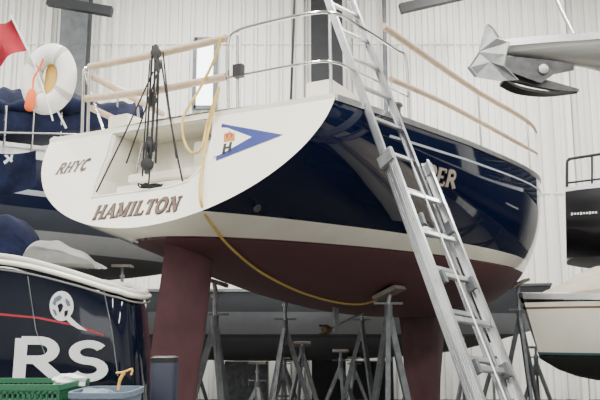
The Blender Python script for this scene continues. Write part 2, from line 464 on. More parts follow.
bm = NB(); H.deck(bm, 40, 0.01); deck = obj('deck', bm, m_cream, boat)
for sd in (1, -1):
    bm = NB(); rows = []
    for i in range(61):
        y = 9*i/60; p = H.pt(y, PI/2, sd)
        rows.append([p+V((sd*.012, 0, -.03)), p+V((sd*.016, 0, .012)), p+V((-sd*.03, 0, .035)), p+V((-sd*.05, 0, 0))])
    loft(bm, rows); obj('toe_rail', bm, m_alu, boat, label='pale metal toe rail along the deck edge')
bm = NB(); rows = []
for i in range(21):
    u = -1+2*i/20; p = V((u*1.235, 0.45, 2.97)); rows.append([p+V((0, -.008, -.02)), p+V((0, -.01, .02)), p+V((0, .06, .03)), p+V((0, .06, -.0))])
loft(bm, rows); obj('stern_trim', bm, m_cream, boat)
bm = NB(); rows = []
for y, w, h in ((2.6, .80, .0), (2.7, .80, .30), (4.5, .82, .36), (6.3, .55, .30), (7.0, .35, .03)):
    z = H.ZS(y)+.02; rows.append([V((-w, y, z)), V((-w*.88, y, z+h*.8)), V((-w*.5, y, z+h)), V((w*.5, y, z+h)), V((w*.88, y, z+h*.8)), V((w, y, z))])
loft(bm, rows); obj('cabin_top', bm, m_white, boat)
for sd in (1, -1):
    bm = NB(); box(bm, (sd*.92, 1.7, 3.13), (.2, 1.7, .22)); obj('cockpit_coaming', bm, m_cream, boat, smooth=False)
    bm = NB(); lathe(bm, [(.075, 0), (.07, .05), (.05, .08), (.05, .13), (.07, .15), (.06, .17)], M.Translation(V((sd*1.0, 2.15, 3.24)))); obj('winch', bm, m_black, boat, label='black winch on the cockpit edge')
def foil(yte, yle, z, t):
    c = yle-yte; r = []
    prof = [(0, .01), (.15, .35), (.4, .8), (.65, 1), (.85, .8), (.96, .4), (1, 0)]
    for f, k in prof: r.append(V((t*k, yte+c*f, z)))
    for f, k in prof[::-1][1:]: r.append(V((-t*k-.001, yte+c*f, z)))
    return r
rings = []
for z, te, le, t in ((2.16, .36, .92, .05), (1.9, .32, .90, .05), (1.5, .25, .84, .045), (1.0, .17, .73, .04), (.55, .12, .6, .028), (.35, .18, .5, .012)):
    rings.append(foil(te, le, z, t))
bm = NB(); loft(bm, rings); obj('rudder', bm, m_maroon, boat, label='maroon painted rudder blade leaning aft')
rings = []
for z, te, le, t in ((1.75, 4.75, 6.55, .16), (1.5, 4.85, 6.45, .13), (.9, 4.95, 6.2, .12), (.3, 5.05, 5.95, .15), (.22, 5.1, 5.9, .13)):
    rings.append(foil(te, le, z, t))
bm = NB(); loft(bm, rings); obj('keel', bm, m_maroon, boat, label='maroon fin keel')
bm = NB(); tube(bm, [(0, 3.9, 1.72), (0, 2.9, 1.50)], .014, 8); box(bm, (0, 3.05, 1.62), (.02, .1, .26)); sh = obj('propeller_shaft', bm, m_galv, boat)
bm = NB(); lathe(bm, [(.03, 0), (.045, .05), (.03, .12)], M.Translation(V((0, 2.9, 1.50))) @ M.Rotation(PI/2, 4, 'X'))
for k in range(2):
    for s0 in (-1, 1):
        q = V((0, 2.84, 1.50)); z0 = 1 if k else -1
        ring = [q+V((s0*.0, 0, z0*.03)), q+V((s0*.03, -.03, z0*.05)), q+V((s0*.035, -.1, z0*.05)), q+V((0, -.15, z0*.03))]
        bm.faces.new([bm.verts.new(p) for p in ring])
obj('propeller', bm, mat('dark_bronze', (.12, .075, .045), .5, .6), sh, label='folded dark bronze propeller')
p = hull_hit(257, 208)
if p:
    bm = NB(); lathe(bm, [(.028, 0), (.026, .012), (.016, .014)], M.Translation(p) @ V((0.75, -.1, -.5)).to_track_quat('Z', 'Y').to_matrix().to_4x4()); obj('exhaust_outlet', bm, m_darkgalv, boat)

def flat_text(s, A, Bp, Cc, off, plane=T, nrm=None, **kw):
    a = plane(*A, off); b = plane(*Bp, off); c = plane(*Cc, off)
    r = (b-a); W0 = r.length; r.normalize(); u = (c-a); u = u-r*u.dot(r); h = u.length; u.normalize()
    polys, W = letters(s, **kw); k = W0/W
    nn = TN if nrm is None else nrm
    return lambda bm: put_polys(bm, polys, lambda x, y: a+r*(x*k)+u*(y*h), nrm=nn, step=1.2e-5 if len(s) > 2 else 1e-4)
for ex, of, mm, nm in ((.05, .003, m_brown, 'lettering_outline'), (0, .0065, m_gold, 'lettering')):
    bm = NB(); flat_text('HAMILTON', (92, 220), (178, 211), (91, 207), of, thick=.24, thin=.10, extra=ex)(bm)
    obj(nm, bm, mm, transom, smooth=False, label='HAMILTON in dull gold serif capitals', recalc=False)
bm = NB(); flat_text('RHYC', (55, 175), (86, 170), (55, 165), .004, thick=.22, thin=.11, extra=.01, slant=.22)(bm)
obj('lettering', bm, mat('bronze_letter', (.06, .034, .022), .5), transom, smooth=False, label='RHYC in slanted brown capitals', recalc=False)
def tri(pts, m, off, name, label=None):
    bm = NB(); bm.faces.new([bm.verts.new(T(x, y, off)) for x, y in pts]); return obj(name, bm, m, transom, smooth=False, label=label, recalc=False)
tri([(222, 124), (283, 135), (216, 161)], m_blue, .004, 'pennant', 'blue pennant painted on the stern')
tri([(219, 128), (228, 128.5), (252, 137.5), (222, 154.5), (213, 158)], m_cream, .006, 'pennant_field', 'cream field at the left of the pennant')
bm = NB(); flat_text('H', (222, 154.5), (231.5, 152), (222.4, 145.2), .008, thick=.30, thin=.22, serif=0)(bm)
obj('pennant_letter', bm, m_black, transom, smooth=False, recalc=False, label='letter H')
bm = NB()
for k, pts in enumerate(([(224.5, 143), (235.5, 141.2), (235, 138.6), (224.5, 140.4)], [(224.5, 140.6), (224.6, 133), (228, 140)], [(228, 140), (230, 131), (232, 139.6)], [(231.8, 139.6), (235.4, 132.4), (235.2, 139)])):
    bm.faces.new([bm.verts.new(T(x, y, .009+k*.0002)) for x, y in pts])
cr_o = obj('crown_emblem', bm, mat('crown_gold', (.42, .19, .03), .5), transom, smooth=False, recalc=False, label='small gold crown')
bm = NB(); bm.faces.new([bm.verts.new(T(x, y, .0085)) for x, y in ((225, 141), (226, 135), (230, 132.5), (234, 134.6), (235, 139.6))]); obj('crown_cap', bm, mat('crown_red', (.40, .01, .01), .5), cr_o, smooth=False, recalc=False)

hp0 = hull_hit(406, 177); hp1 = hull_hit(452, 188); ht = hull_hit(406, 156)
_, W = letters('IPER', thick=.26, thin=.12)
def side_map(off):
    y0, y1 = hp0.y, hp1.y; z0, z1 = hp0.z, hp1.z; hh = ht.z-hp0.z
    def f(s, t):
        y = y0+(y1-y0)*s/W; z = z0+(z1-z0)*s/W+hh*t
        return V((H.x_at(y, z)+off, y+H.shift(y, 1), z))
    return f
m_psil = mat('pale_silver', (.40, .34, .30), .4, .1)
st = 0.0
for ch in 'IPER':
    po, _ = letters(ch, thick=.26, thin=.12, extra=.05, start=st)
    bm = NB(); put_polys(bm, po, side_map(.006), 3, V((1, 0, 0)), 4e-5); obj('letter_outline', bm, m_brown, hull, smooth=False, recalc=False)
    po, _ = letters(ch, thick=.26, thin=.12, start=st)
    bm = NB(); put_polys(bm, po, side_map(.011), 3, V((1, 0, 0)), 4e-5); obj('letter', bm, m_psil, hull, smooth=False, recalc=False, label='pale serif letter '+ch+' on the navy side')
    st += FONT[ch][0]+.06

zt, zm = 3.57, 3.27
yr = 0.56
def pad(pts, r=.028):
    bm = NB(); tube(bm, pts, r, 10); obj('padded_rail', bm, m_tan, boat, label='tan foam padded rail line')
def stl(name, pts, r=.0125, k=5, sm=True):
    bm = NB(); tube(bm, smoothpts(pts, k) if sm else pts, r, 8); return obj(name, bm, m_steel, boat)
pad([(-.98, yr, zt), (-.3, yr, zt-.012), (.33, yr, zt+.0)]); pad([(-1.0, yr, zm+.04), (-.3, yr, zm+.0), (.33, yr, zm+.01)])
pad([(-1.12, .75, zm+.03), (-1.3, 1.9, zm+.03)]); pad([(-1.12, .75, zt), (-1.3, 1.9, zt)])
stl('stern_rail', [(.34, yr, zm), (.34, yr, zt-.05), (.40, yr, zt+.03), (.6, yr, zt+.05), (1.0, yr, zt+.05), (1.15, yr+.08, zt+.05), (1.2, yr+.3, zt+.05), (1.26, 1.5, zt+.06), (1.30, 1.62, zt), (1.3, 1.66, 3.06)])
stl('stern_rail', [(.34, yr, zm), (.42, yr, zm-.0), (1.0, yr, zm), (1.15, yr+.08, zm), (1.2, yr+.3, zm), (1.3, 1.66, zm+.02)], .010)
stl('stern_rail', [(-.98, yr, zt), (-1.08, yr+.05, zt), (-1.15, yr+.3, zt), (-1.22, 1.4, zt), (-1.24, 1.5, 3.06)])
for x, y, z in ((.34, yr, zt), (.42, yr, zt), (1.12, yr+.06, zt+.05), (-.98, yr, zt), (-1.06, yr+.02, zt)):
    stl('rail_post', [(x, y, z), (x, y+.02, 2.99)], .0115, sm=False)
stl('rail_post', [(-1.06, yr+.02, zt), (-.80, yr+.02, 2.99)], .0115, sm=False)
bm = NB(); box(bm, (.44, yr-.01, 3.30), (.07, .05, .09)); obj('stern_light', bm, m_black, boat, smooth=False)
up = [side_hit(*q) for q in ((383, 26), (420, 52), (478, 92), (527, 121))]
up += [side_hit(536, 132), side_hit(540, 146)]
bm = NB(); tube(bm, smoothpts(up, 4), .026, 10); obj('padded_rail', bm, m_tan, boat, label='tan padded upper lifeline')
lo = [side_hit(*q) for q in ((391, 79), (440, 101), (478, 121), (527, 148), (537, 154), (541, 164))]
bm = NB(); tube(bm, smoothpts(lo, 4), .022, 10); obj('padded_rail', bm, m_tan, boat, label='tan padded lower lifeline')
for q in ((478, 92), (527, 121)):
    p = side_hit(*q); y = p.y
    stl('stanchion', [p, V((H.B(y)-.05, y, H.ZS(y)))], .011, sm=False)
p = up[-1]; stl('stanchion', [p, V((H.B(p.y)-.05, p.y, H.ZS(p.y)))], .011, sm=False)
bm = NB(); tube(bm, [(0.82, .62, 2.98), (0.86, .66, 4.6)], .009, 6); obj('whip_antenna', bm, m_black, boat)
stl('stanchion', [(-1.22, 1.9, 3.02), (-1.22, 1.9, 3.62)], .011, sm=False)

# ---- black block and tackle
tk = thing('rope_tackle', 'black rope block and tackle hanging from the padded stern rail', 'rope tackle', BMx @ V((-.3, yr-.05, 2.6)))
def TP(px, py, o=.05): return BMx @ T(px, py, o)
top = BMx @ LP(155, 46, 1, yr-.06)
for dx in (-.016, .003, .022):
    bm = NB(); q = TP(154+dx*110, 168, .05); tube(bm, [top+V((dx, 0, 0)), top+V((dx*1.5, 0, -.25)), q+V((dx, 0, .06)), q+V((dx, 0, 0))], .0085, 6)
    obj('fall_rope', bm, m_rope, tk, world=True)
for (a, b) in (((153, 72), (98, 194)), ((158, 70), (150, 190)), ((161, 60), (184, 183)), ((157, 74), (128, 165)), ((163, 52), (178, 160)), ((150, 60), (144, 178))):
    A = BMx @ LP(a[0], a[1], 1, yr-.07); B_ = TP(*b, .02); mdl = (A+B_)/2+V((0, -.02, -.03))
    bm = NB(); tube(bm, smoothpts([A, mdl, B_], 6), .0062, 6); obj('rope_line', bm, m_rope, tk, world=True)
for q, s in (((156, 53), 1.2), ((158, 66), .9), ((152, 100), 1.1), ((155, 152), 1.3), ((152, 170), 1.3)):
    c = BMx @ (LP(q[0], q[1], 1, yr-.07) if q[1] < 110 else T(q[0], q[1], .06))
    bm = NB(); lathe(bm, [(.014, -.022), (.03, -.02), (.034, -.008), (.026, 0), (.034, .008), (.03, .02), (.014, .022)], M.Translation(c) @ M.Rotation(PI/2, 4, 'X') @ M.Scale(s, 4), 16)
    box(bm, c, (.024, .05, .10*s)); obj('block', bm, m_black, tk, world=True)
bm = NB(); c = TP(150, 187, .0)
pts = [c+V((.07*math.cos(t*.7)*(1+.2*math.sin(t)), .02*math.sin(t*.7), .014*math.sin(t*1.9)+.008)) for t in range(0, 30)]
tube(bm, smoothpts(pts, 2), .0055, 6); obj('rope_coil', bm, m_rope, tk, world=True)

# ---- yellow rope
rp_ = [BMx @ LP(221, 38, 1, yr-.03), BMx @ LP(214, 60, 1, yr-.04), BMx @ LP(200, 88, 1, yr-.05), TP(187, 122, .05), TP(186, 142, .03), TP(194, 156, .03), TP(204, 150, .03), TP(210, 125, .03),
       BMx @ LP(219, 88, 1, .42)]
rp2 = [BMx @ LP(219, 88, 1, .42), TP(211, 130, .025), TP(204, 170, .025), TP(203, 205, .025)]
for q in ((213, 226), (232, 249), (262, 273), (300, 292), (335, 302), (362, 304), (384, 297)):
    h = hull_hit(*q); o_, d_ = lray(*q)
    rp2.append(BMx @ (h-d_.normalized()*.05) if h else rp2[-1])
bm = NB(); tube(bm, smoothpts(rp_+rp2[1:], 6), .0100, 7)
yr_o = obj('yellow_rope', bm, m_yrope, None, base=rp2[0].copy()); tag(yr_o, 'long yellow rope looping over the stern and under the navy hull', 'rope')

# ---- life ring
lc = BMx @ LP(49, 79, 1, .44)
ring = thing('life_ring', 'white life ring with orange strap hung on the stern rail', 'life ring', lc)
lm = M.Translation(lc) @ M.Rotation(math.radians(-8), 4, 'Z') @ M.Rotation(math.radians(5), 4, 'Y')
bm = NB(); n1, n2 = 48, 14; vs = []
RA, RB, RZ = .153, .078, 1.38
for i in range(n1):
    a = 2*PI*i/n1; rr = []
    for j in range(n2):
        b = 2*PI*j/n2
        rr.append(bm.verts.new(lm @ V(((RA+RB*math.cos(b))*math.cos(a), .065*math.sin(b), (RA*RZ+RB*math.cos(b)*1.1)*math.sin(a)))))
    vs.append(rr)
for i in range(n1):
    for j in range(n2): bm.faces.new((vs[i][j], vs[(i+1) % n1][j], vs[(i+1) % n1][(j+1) % n2], vs[i][(j+1) % n2]))
obj('ring', bm, m_white, ring, world=True)
m_band = mat('reflective_band', (.50, .48, .44), .5)
for a in (60, 150, 240, 330):
    bm = NB(); a = math.radians(a); rows = []
    for da in (-.10, .10):
        rows.append([lm @ V(((RA+(RB+.003)*math.cos(b))*math.cos(a+da), .068*math.sin(b), (RA*RZ+(RB+.003)*1.1*math.cos(b))*math.sin(a+da))) for b in [2*PI*j/14 for j in range(14)]])
    loft(bm, rows); obj('band', bm, m_band, ring, world=True)
bm = NB(); tube(bm, smoothpts([lm @ V(p) for p in ((-.17, -.07, .21), (-.05, -.08, -.0), (.07, -.08, -.24), (.12, -.07, -.36))], 6), .007, 6); obj('grab_line', bm, m_white, ring, world=True)
bm = NB(); lathe(bm, [(.012, .05), (.022, .04), (.036, .0), (.038, -.10), (.03, -.12), (.02, -.13)], lm @ M.Translation(V((-.07, -.11, -.17))), 14)
tube(bm, smoothpts([lm @ V(p) for p in ((-.07, -.10, -.12), (-.08, -.09, -.03), (-.05, -.08, .06), (-.03, -.08, .14))], 5), .008, 6)
obj('strap', bm, m_orange, ring, world=True, label='orange rescue light and strap')
bm = NB(); lathe(bm, [(.05, -.17), (.085, -.14), (.09, .06), (.07, .13), (.03, .17)], lm @ M.Translation(V((.01, .10, .03)))); obj('signal_light', bm, m_yellow, ring, world=True, label='yellow bag inside the ring')

# ---- flag on staff
fa = BMx @ LP(66, 128, 1, .62); fb = BMx @ LP(16, 26, 1, .35)
fl = thing('flag', 'red flag on a thin white staff beside the life ring', 'flag', fa)
bm = NB(); tube(bm, [fa, fb, fb+(fb-fa)*.10], .009, 8); obj('staff', bm, m_white, fl, world=True)
bm = NB(); d = fa-fb; rows = []
for i in range(11):
    u = i/10; r = []
    for j in range(9):
        v = j/8; p = fb+d*(-.08+.30*v)+V((-.34*u, .05*math.sin(u*8+v*2), -.12*u-.10*u*v))
        r.append(p)
    rows.append(r)
loft(bm, rows, cap=False, closed=False); obj('cloth', bm, m_red, fl, world=True)

# ================================================================ JACK STANDS
def jack_stand(tp, label, n, group=None, lean=(0, 0), spread=.42, yaw=0.0, kind=0):
    tp = V(tp); foot = V((tp.x+lean[0], tp.y+lean[1], 0))
    s = thing('jack_stand', label, 'boat stand', foot, 0, group)
    bm = NB(); nn = V(n).normalized(); R = nn.to_track_quat('Z', 'Y').to_matrix()
    box(bm, tp-nn*.025, (.24, .24, .035), R); obj('pad', bm, m_pad, s, smooth=False, world=True)
    hc_ = (.80, .66, .9)[kind]
    col = foot+V((0, 0, tp.z*hc_)); col.x += (tp.x-foot.x)*.8; col.y += (tp.y-foot.y)*.8
    bm = NB(); tube(bm, [tp-nn*.04, tp-V((0, 0, .10)), col+V((0, 0, -.1))], .021, 10); tube(bm, [tp-V((.0, 0, .14)), tp-V((0, 0, .17))], .035, 8)
    obj('screw_post', bm, m_galv, s, world=True)
    bm = NB(); tube(bm, [col+V((0, 0, .06)), col-V((0, 0, .22))], .036, 12); beam(bm, col+V((-.13, 0, .07)), col+V((.13, 0, .07)), .02, .02, (0, 1, 0)); obj('collar', bm, m_stand, s, world=True)
    for k in range(3):
        a = yaw+k*2*PI/3; e = foot+V((spread*math.cos(a), spread*math.sin(a), .0))
        bm = NB(); beam(bm, col-V((0, 0, .02)), e+V((0, 0, .015)), .055, .04, (math.cos(a), math.sin(a), 0))
        box(bm, e+V((0, 0, .01)), (.09, .09, .02)); obj('leg', bm, m_galv if kind == 1 else m_stand, s, world=True, smooth=False)
    bm = NB(); r = [foot+(V((spread*math.cos(yaw+k*2*PI/3), spread*math.sin(yaw+k*2*PI/3), 0)))*.72+V((0, 0, tp.z*.22)) for k in range(3)]
    for k in range(3): tube(bm, [r[k], r[(k+1) % 3]], .01, 6)
    obj('brace', bm, m_stand, s, world=True)
    return s
def under(x, y):
    return BMx @ (V((x, y, H.z_at(x, y)))+V((0, 0, -.012)))
h0 = hull_hit(388, 289)
x0, y0 = (h0.x, h0.y) if h0 else (1.1, 3.0)
jack_stand(under(x0, y0), 'nearest grey jack stand with wooden pad where the yellow rope is tied', (-.35, .2, .9), yaw=.3, kind=2, spread=.36)
jack_stand(under(-.78, 2.1), 'grey jack stand just right of the maroon rudder', (.3, 0, .95), yaw=1.0)
jack_stand(under(-1.1, 4.0), 'grey jack stand under the middle of the hull between rudder and keel', (.4, 0, .9), yaw=.1, spread=.5)
jack_stand(under(1.12, 6.1), 'grey jack stand to the right of the ladder foot', (-.4, 0, .9), yaw=.6)
jack_stand(under(-1.0, 6.0), 'grey jack stand behind the pad stand, partly hidden by its legs', (.4, 0, .9), yaw=.9)
kb = BMx @ V((0, 5.5, 0))
for i, lb in enumerate(('thick timber block on the floor under the keel', 'upper timber block directly beneath the keel')):
    bm = NB(); box(bm, kb+V((0, 0, .05+.105*i)), (.9, .34, .1), M.Rotation(-TH+PI/2+i*PI/2, 3, 'Z')); o = obj('timber_block', bm, m_wood, None, smooth=False, base=kb+V((0, 0, .105*i))); tag(o, lb, 'timber block')

# ================================================================ LADDER
Pb = P(495, 400, 4.15); Pc = P(386, 112, 5.0)
dirL = (Pc-Pb).normalized()
foot = Pb-dirL*(Pb.z/dirL.z)
Wd = V((.74, .67, 0)); Wd = (Wd-dirL*Wd.dot(dirL)).normalized()
outw = dirL.cross(Wd)
if outw.dot(CAM-Pb) < 0: outw = -outw
topp = Pb+dirL*((P(343, -25, 5.6).z-Pb.z)/dirL.z)
lad = thing('extension_ladder', 'tall aluminium extension ladder leaning against the navy sailboat', 'ladder', foot)
Ltot = (topp-foot).length
lb_ = (P(392, 168, 4.9)-foot).dot(dirL)
def channel(a, b, inn, m, name):
    """C section rail: web plus two flanges opening inwards and raised ribs on the web"""
    bm = NB(); beam(bm, a, b, .006, .054, Wd)
    for q in (-1, 1): beam(bm, a+inn*.010+outw*(q*.024), b+inn*.010+outw*(q*.024), .020, .006, Wd)
    for q in (-.6, .0, .6): beam(bm, a-inn*.004+outw*(q*.024), b-inn*.004+outw*(q*.024), .005, .006, Wd)
    obj(name, bm, m, lad, smooth=False, world=True)
HWB, HWF = .184, .156
for sd in (-1, 1):
    inn = Wd*(-sd)
    c = Wd*(sd*HWB)+outw*.032; channel(foot+c+dirL*.02, foot+c+dirL*lb_, inn, m_alu, 'base_rail')
    c = Wd*(sd*HWF)-outw*.032; channel(foot+c+dirL*.5, foot+c+dirL*Ltot, inn, m_alud, 'fly_rail')
    bm = NB(); c = Wd*(sd*HWB)+outw*.03; box(bm, foot+c+V((0, 0, .02)), (.07, .1, .04)); obj('ladder_foot', bm, m_black, lad, smooth=False, world=True)
    bm = NB(); c = Wd*(sd*HWB)+outw*.0; beam(bm, foot+c+dirL*(lb_-.10), foot+c+dirL*(lb_-.02), .03, .12, Wd); obj('guide_bracket', bm, m_galv, lad, smooth=False, world=True)
k = .28
while k < lb_-.05:
    bm = NB(); c = foot+dirL*k+outw*.032; beam(bm, c-Wd*HWB, c+Wd*HWB, .036, .026, dirL); bmesh.ops.bevel(bm, geom=bm.edges[:], offset=.005, segments=1, affect='EDGES'); obj('rung', bm, m_alu, lad, world=True, smooth=False); k += .29
k = .66
while k < Ltot-.05:
    bm = NB(); c = foot+dirL*k-outw*.032; beam(bm, c-Wd*HWF, c+Wd*HWF, .034, .024, dirL); bmesh.ops.bevel(bm, geom=bm.edges[:], offset=.005, segments=1, affect='EDGES'); obj('rung', bm, m_alud, lad, world=True, smooth=False); k += .29
bm = NB(); tube(bm, [foot+dirL*(lb_-.1)+outw*.08-Wd*.05, foot+dirL*.6+outw*.09-Wd*.03], .005, 5); obj('hoist_rope', bm, m_white, lad, world=True)
for k in (.55, .95, 1.5):
    for sd in (-1, 1):
        bm = NB(); c = foot+dirL*(lb_-k)+outw*.045+Wd*(sd*.13); beam(bm, c-dirL*.04, c+dirL*.04, .025, .05, Wd); obj('rung_lock', bm, m_stand, lad, smooth=False, world=True)

# ================================================================ NAVY MOTORBOAT lower left
mbx = thing('motorboat', 'navy motorboat with cream rim and large white letters at lower left', 'motorboat', (-2.0, 4.5, 0))
plan = [(-3.6, 4.17, 1.90), (-2.6, 4.09, 1.895), (-1.9, 4.03, 1.87), (-1.5, 4.0, 1.835), (-1.2, 3.97, 1.765), (-1.0, 3.955, 1.705), (-.94, 3.965, 1.69), (-.90, 4.0, 1.675), (-.875, 4.06, 1.67), (-.87, 4.2, 1.67), (-.92, 4.6, 1.69), (-1.0, 4.95, 1.72), (-1.3, 5.1, 1.78), (-2.3, 5.5, 1.87), (-3.6, 5.8, 1.90)]
cx, cy = -2.2, 4.75
def mring(f, shrink, zb=.95, dx=0.0):
    out = []
    for x, y, z in plan:
        out.append(V((cx+(x-cx)*shrink+(dx if x > -1.1 else 0), cy+(y-cy)*(shrink if shrink < 1 else 1), zb+(z-zb)*f)))
    return out
bm = NB(); loft(bm, [mring(-.35, .55), mring(-.1, .93), mring(.1, 1.0, dx=.07), mring(.5, 1.0, dx=.04), mring(.96, 1.0), mring(1.0, .985)])
mhull = obj('hull', bm, m_navy, mbx, world=True)
def rim(f, sc, r, m, name):
    bm = NB(); tube(bm, smoothpts(mring(f, sc)+[mring(f, sc)[0]], 4)[:-1], r, 10, closed=True); return obj(name, bm, m, mbx, world=True)
rim(1.01, 1.0, .015, m_cream, 'gunwale_rim'); rim(.965, 1.003, .006, mat('grey_trim', (.18, .18, .18), .4), 'rub_strip'); rim(1.045, .985, .016, m_tarp, 'deck_rim')
bm = NB(); bm.faces.new([bm.verts.new(p) for p in mring(1.04, .98)]); obj('deck', bm, m_tarp, mbx, world=True, smooth=False)
FA = V((-3.6, 4.17, 0)); FB = V((-1.0, 3.955, 0)); FN = V((-(FB.y-FA.y), FB.x-FA.x, 0)).normalized()
if FN.y > 0: FN = -FN
def FP(px, py, off=.004):
    d = ray(px, py); t = (FA-CAM).dot(FN)/d.dot(FN); return CAM+d*t+FN*off
m_lw = mat('letter_white', (.62, .64, .66), .5)
for ch, A, B_, Cc in (('R', (7, 380), (66, 381), (7, 338)), ('S', (65, 379), (110, 380), (65, 342))):
    bm = NB(); flat_text(ch, A, B_, Cc, .004, plane=FP, nrm=FN, thick=.21, thin=.17, serif=0)(bm)
    obj('letter', bm, m_lw, mhull, world=True, smooth=False, recalc=False, label='large white letter '+ch)
bm = NB()
pr = [(-40, 311), (0, 313), (40, 317), (75, 324), (104, 334)]
for (a, b) in zip(pr, pr[1:]): bm.faces.new([bm.verts.new(FP(*q)) for q in ((a[0], a[1]), (b[0], b[1]), (b[0], b[1]+2), (a[0], a[1]+2.4))])
obj('red_stripe', bm, m_redline, mhull, world=True, smooth=False, recalc=False)
bm = NB(); bm.faces.new([bm.verts.new(FP(62+12*math.cos(q*PI/12), 306+15*math.sin(q*PI/12), .006)) for q in range(24)])
em = obj('round_emblem', bm, m_lw, mhull, world=True, smooth=False, recalc=False, label='white round globe emblem')
bm = NB(); sw = [(66, 319), (72, 325), (79, 329), (88, 331)]; sw2 = [(70, 316), (75, 321), (81, 326), (88, 331)]
for k in range(3):
    ps = [sw[k], sw[k+1], sw2[k+1], sw2[k]] if k < 2 else [sw[k], sw[k+1], sw2[k]]
    bm.faces.new([bm.verts.new(FP(x, y, .0065)) for x, y in ps])
obj('emblem_swoosh', bm, m_lw, em, world=True, smooth=False, recalc=False)
m_eg = mat('emblem_grey', (.10, .12, .17), .5)
for kk, (blob, mm) in enumerate((([(55, 298), (60, 295), (63, 297), (61, 300), (57, 302), (56, 306), (53, 304)], m_eg), ([(58, 305), (62, 303), (64, 306), (62, 311), (60, 313)], m_navy), ([(66, 298), (70, 301), (71, 306), (68, 306), (66, 302)], m_eg), ([(53, 309), (56, 310), (58, 315), (56, 316)], m_eg), ([(65, 311), (69, 310), (68, 315), (65, 317)], m_navy))):
    bm = NB(); bm.faces.new([bm.verts.new(FP(x, y, .008+.0005*kk)) for x, y in blob]); obj('emblem_patch', bm, mm, em, world=True, smooth=False, recalc=False)
for pp in (((28, 276, .003), (36, 330, .003), (46, 356, .003)), ((104, 290, .003), (112, 330, .003), (118, 376, .003))):
    bm = NB(); tube(bm, [FP(*q) for q in pp], .003, 6); obj('panel_seam', bm, m_stand, mhull, world=True)
for i, x in enumerate((-1.3, -2.8)):
    bm = NB(); box(bm, (x, 4.7, .31), (.3, .9, .62)); box(bm, (x, 4.7, .04), (.5, 1.1, .08)); o = obj('support_block', bm, m_wood, None, smooth=False, base=(x, 4.7, 0)); tag(o, ('wooden support block under the right end of the navy motorboat', 'wooden support block under the far left end of the navy motorboat')[i], 'support block')

# ---- bench with crate, tub, box
bn = thing('workbench', 'low workbench under the green crate and grey tub', 'workbench', (-1.0, 2.75, 0))
bm = NB(); box(bm, (-1.0, 2.8, 1.07), (1.3, .75, .04)); obj('bench_top', bm, m_bglove, bn, smooth=False, world=True)
for x in (-1.6, -.4):
    for y in (2.47, 3.13):
        bm = NB(); box(bm, (x, y, .525), (.05, .05, 1.05)); obj('leg', bm, m_stand, bn, smooth=False, world=True)
crate = thing('crate', 'green open mesh plastic crate at the lower left corner', 'crate', (-.99, 2.7, 1.09))
bm = NB(); zc = P(30, 385, 2.55).z
x0c, x1c, y0c, y1c = -1.25, P(59, 380, 2.55).x, 2.55, 2.9
for y in (y0c, y1c):
    box(bm, ((x0c+x1c)/2, y, zc-.008), (x1c-x0c, .014, .018)); box(bm, ((x0c+x1c)/2, y, 1.10), (x1c-x0c, .014, .02))
    for i in range(26): box(bm, (x0c+(x1c-x0c)*i/25, y, (zc+1.1)/2), (.006, .008, zc-1.1))
    for i in range(9): box(bm, ((x0c+x1c)/2, y, 1.1+(zc-1.1)*i/9), (x1c-x0c, .008, .006))
for x in (x0c, x1c):
    box(bm, (x, (y0c+y1c)/2, zc-.008), (.014, y1c-y0c, .018))
    for i in range(18): box(bm, (x, y0c+(y1c-y0c)*i/17, (zc+1.1)/2), (.008, .006, zc-1.1))
    for i in range(9): box(bm, (x, (y0c+y1c)/2, 1.1+(zc-1.1)*i/9), (.008, y1c-y0c, .006))
box(bm, ((x0c+x1c)/2, (y0c+y1c)/2, 1.096), (x1c-x0c, y1c-y0c, .008))
obj('crate_body', bm, m_green, crate, smooth=False, world=True)
def lump(name, c, s, m, label, cat, seed=1, sub=3, flat=-.8, amp=1.0):
    random.seed(seed); bm = NB(); bmesh.ops.create_icosphere(bm, subdivisions=sub, radius=1)
    ph = [random.uniform(0, 6) for _ in range(6)]
    for v in bm.verts:
        k = 1+amp*(.16*math.sin(v.co.x*4+ph[0])*math.cos(v.co.y*5+ph[1])+.12*math.sin(v.co.z*7+ph[2]+v.co.x*3)+.05*math.sin(v.co.x*17+v.co.y*13+ph[3]))
        v.co = V((v.co.x*s[0]*k, v.co.y*s[1]*k, max(flat, v.co.z)*s[2]*(k if v.co.z > flat else 1)))
    bm.transform(M.Translation(V(c))); o = obj(name, bm, m, None, base=V(c)-V((0, 0, s[2]*.8))); tag(o, label, cat); return o
tubc = thing('tub', 'grey blue plastic tub beside the green crate', 'tub', ((P(95, 384, 2.5)).x, 2.65, 1.09))
bm = NB(); a = P(64, 393, 2.5); b = P(127, 393, 2.5); zt_ = a.z; xm = (a.x+b.x)/2; hw = (b.x-a.x)/2
rr = lambda w, h, z: [V((xm+w*math.copysign(abs(math.cos(t))**.4, math.cos(t)), 2.66+h*math.copysign(abs(math.sin(t))**.4, math.sin(t)), z)) for t in [2*PI*i/32 for i in range(32)]]
loft(bm, [rr(hw*.85, .13, 1.095), rr(hw*.97, .155, zt_-.02), rr(hw*1.03, .165, zt_-.018), rr(hw*1.03, .165, zt_), rr(hw*.94, .15, zt_), rr(hw*.84, .125, 1.11)])
obj('tub_body', bm, m_bin, tubc, world=True)
w1 = P(62, 383, 2.7); lump('cloth_bundle', (w1.x, 2.78, w1.z-.0), (.055, .05, .025), m_paper, 'crumpled white cloth lying over the crate and tub', 'cloth', 3)
w2 = P(95, 389, 2.62); lump('rag', (w2.x, 2.66, w2.z-.03), (.07, .08, .03), m_bin, 'blue grey rag heaped in the tub', 'rag', 5)
tl = thing('hand_tool', 'yellow handled tool sticking out of the tub', 'tool', P(120, 390, 2.6))
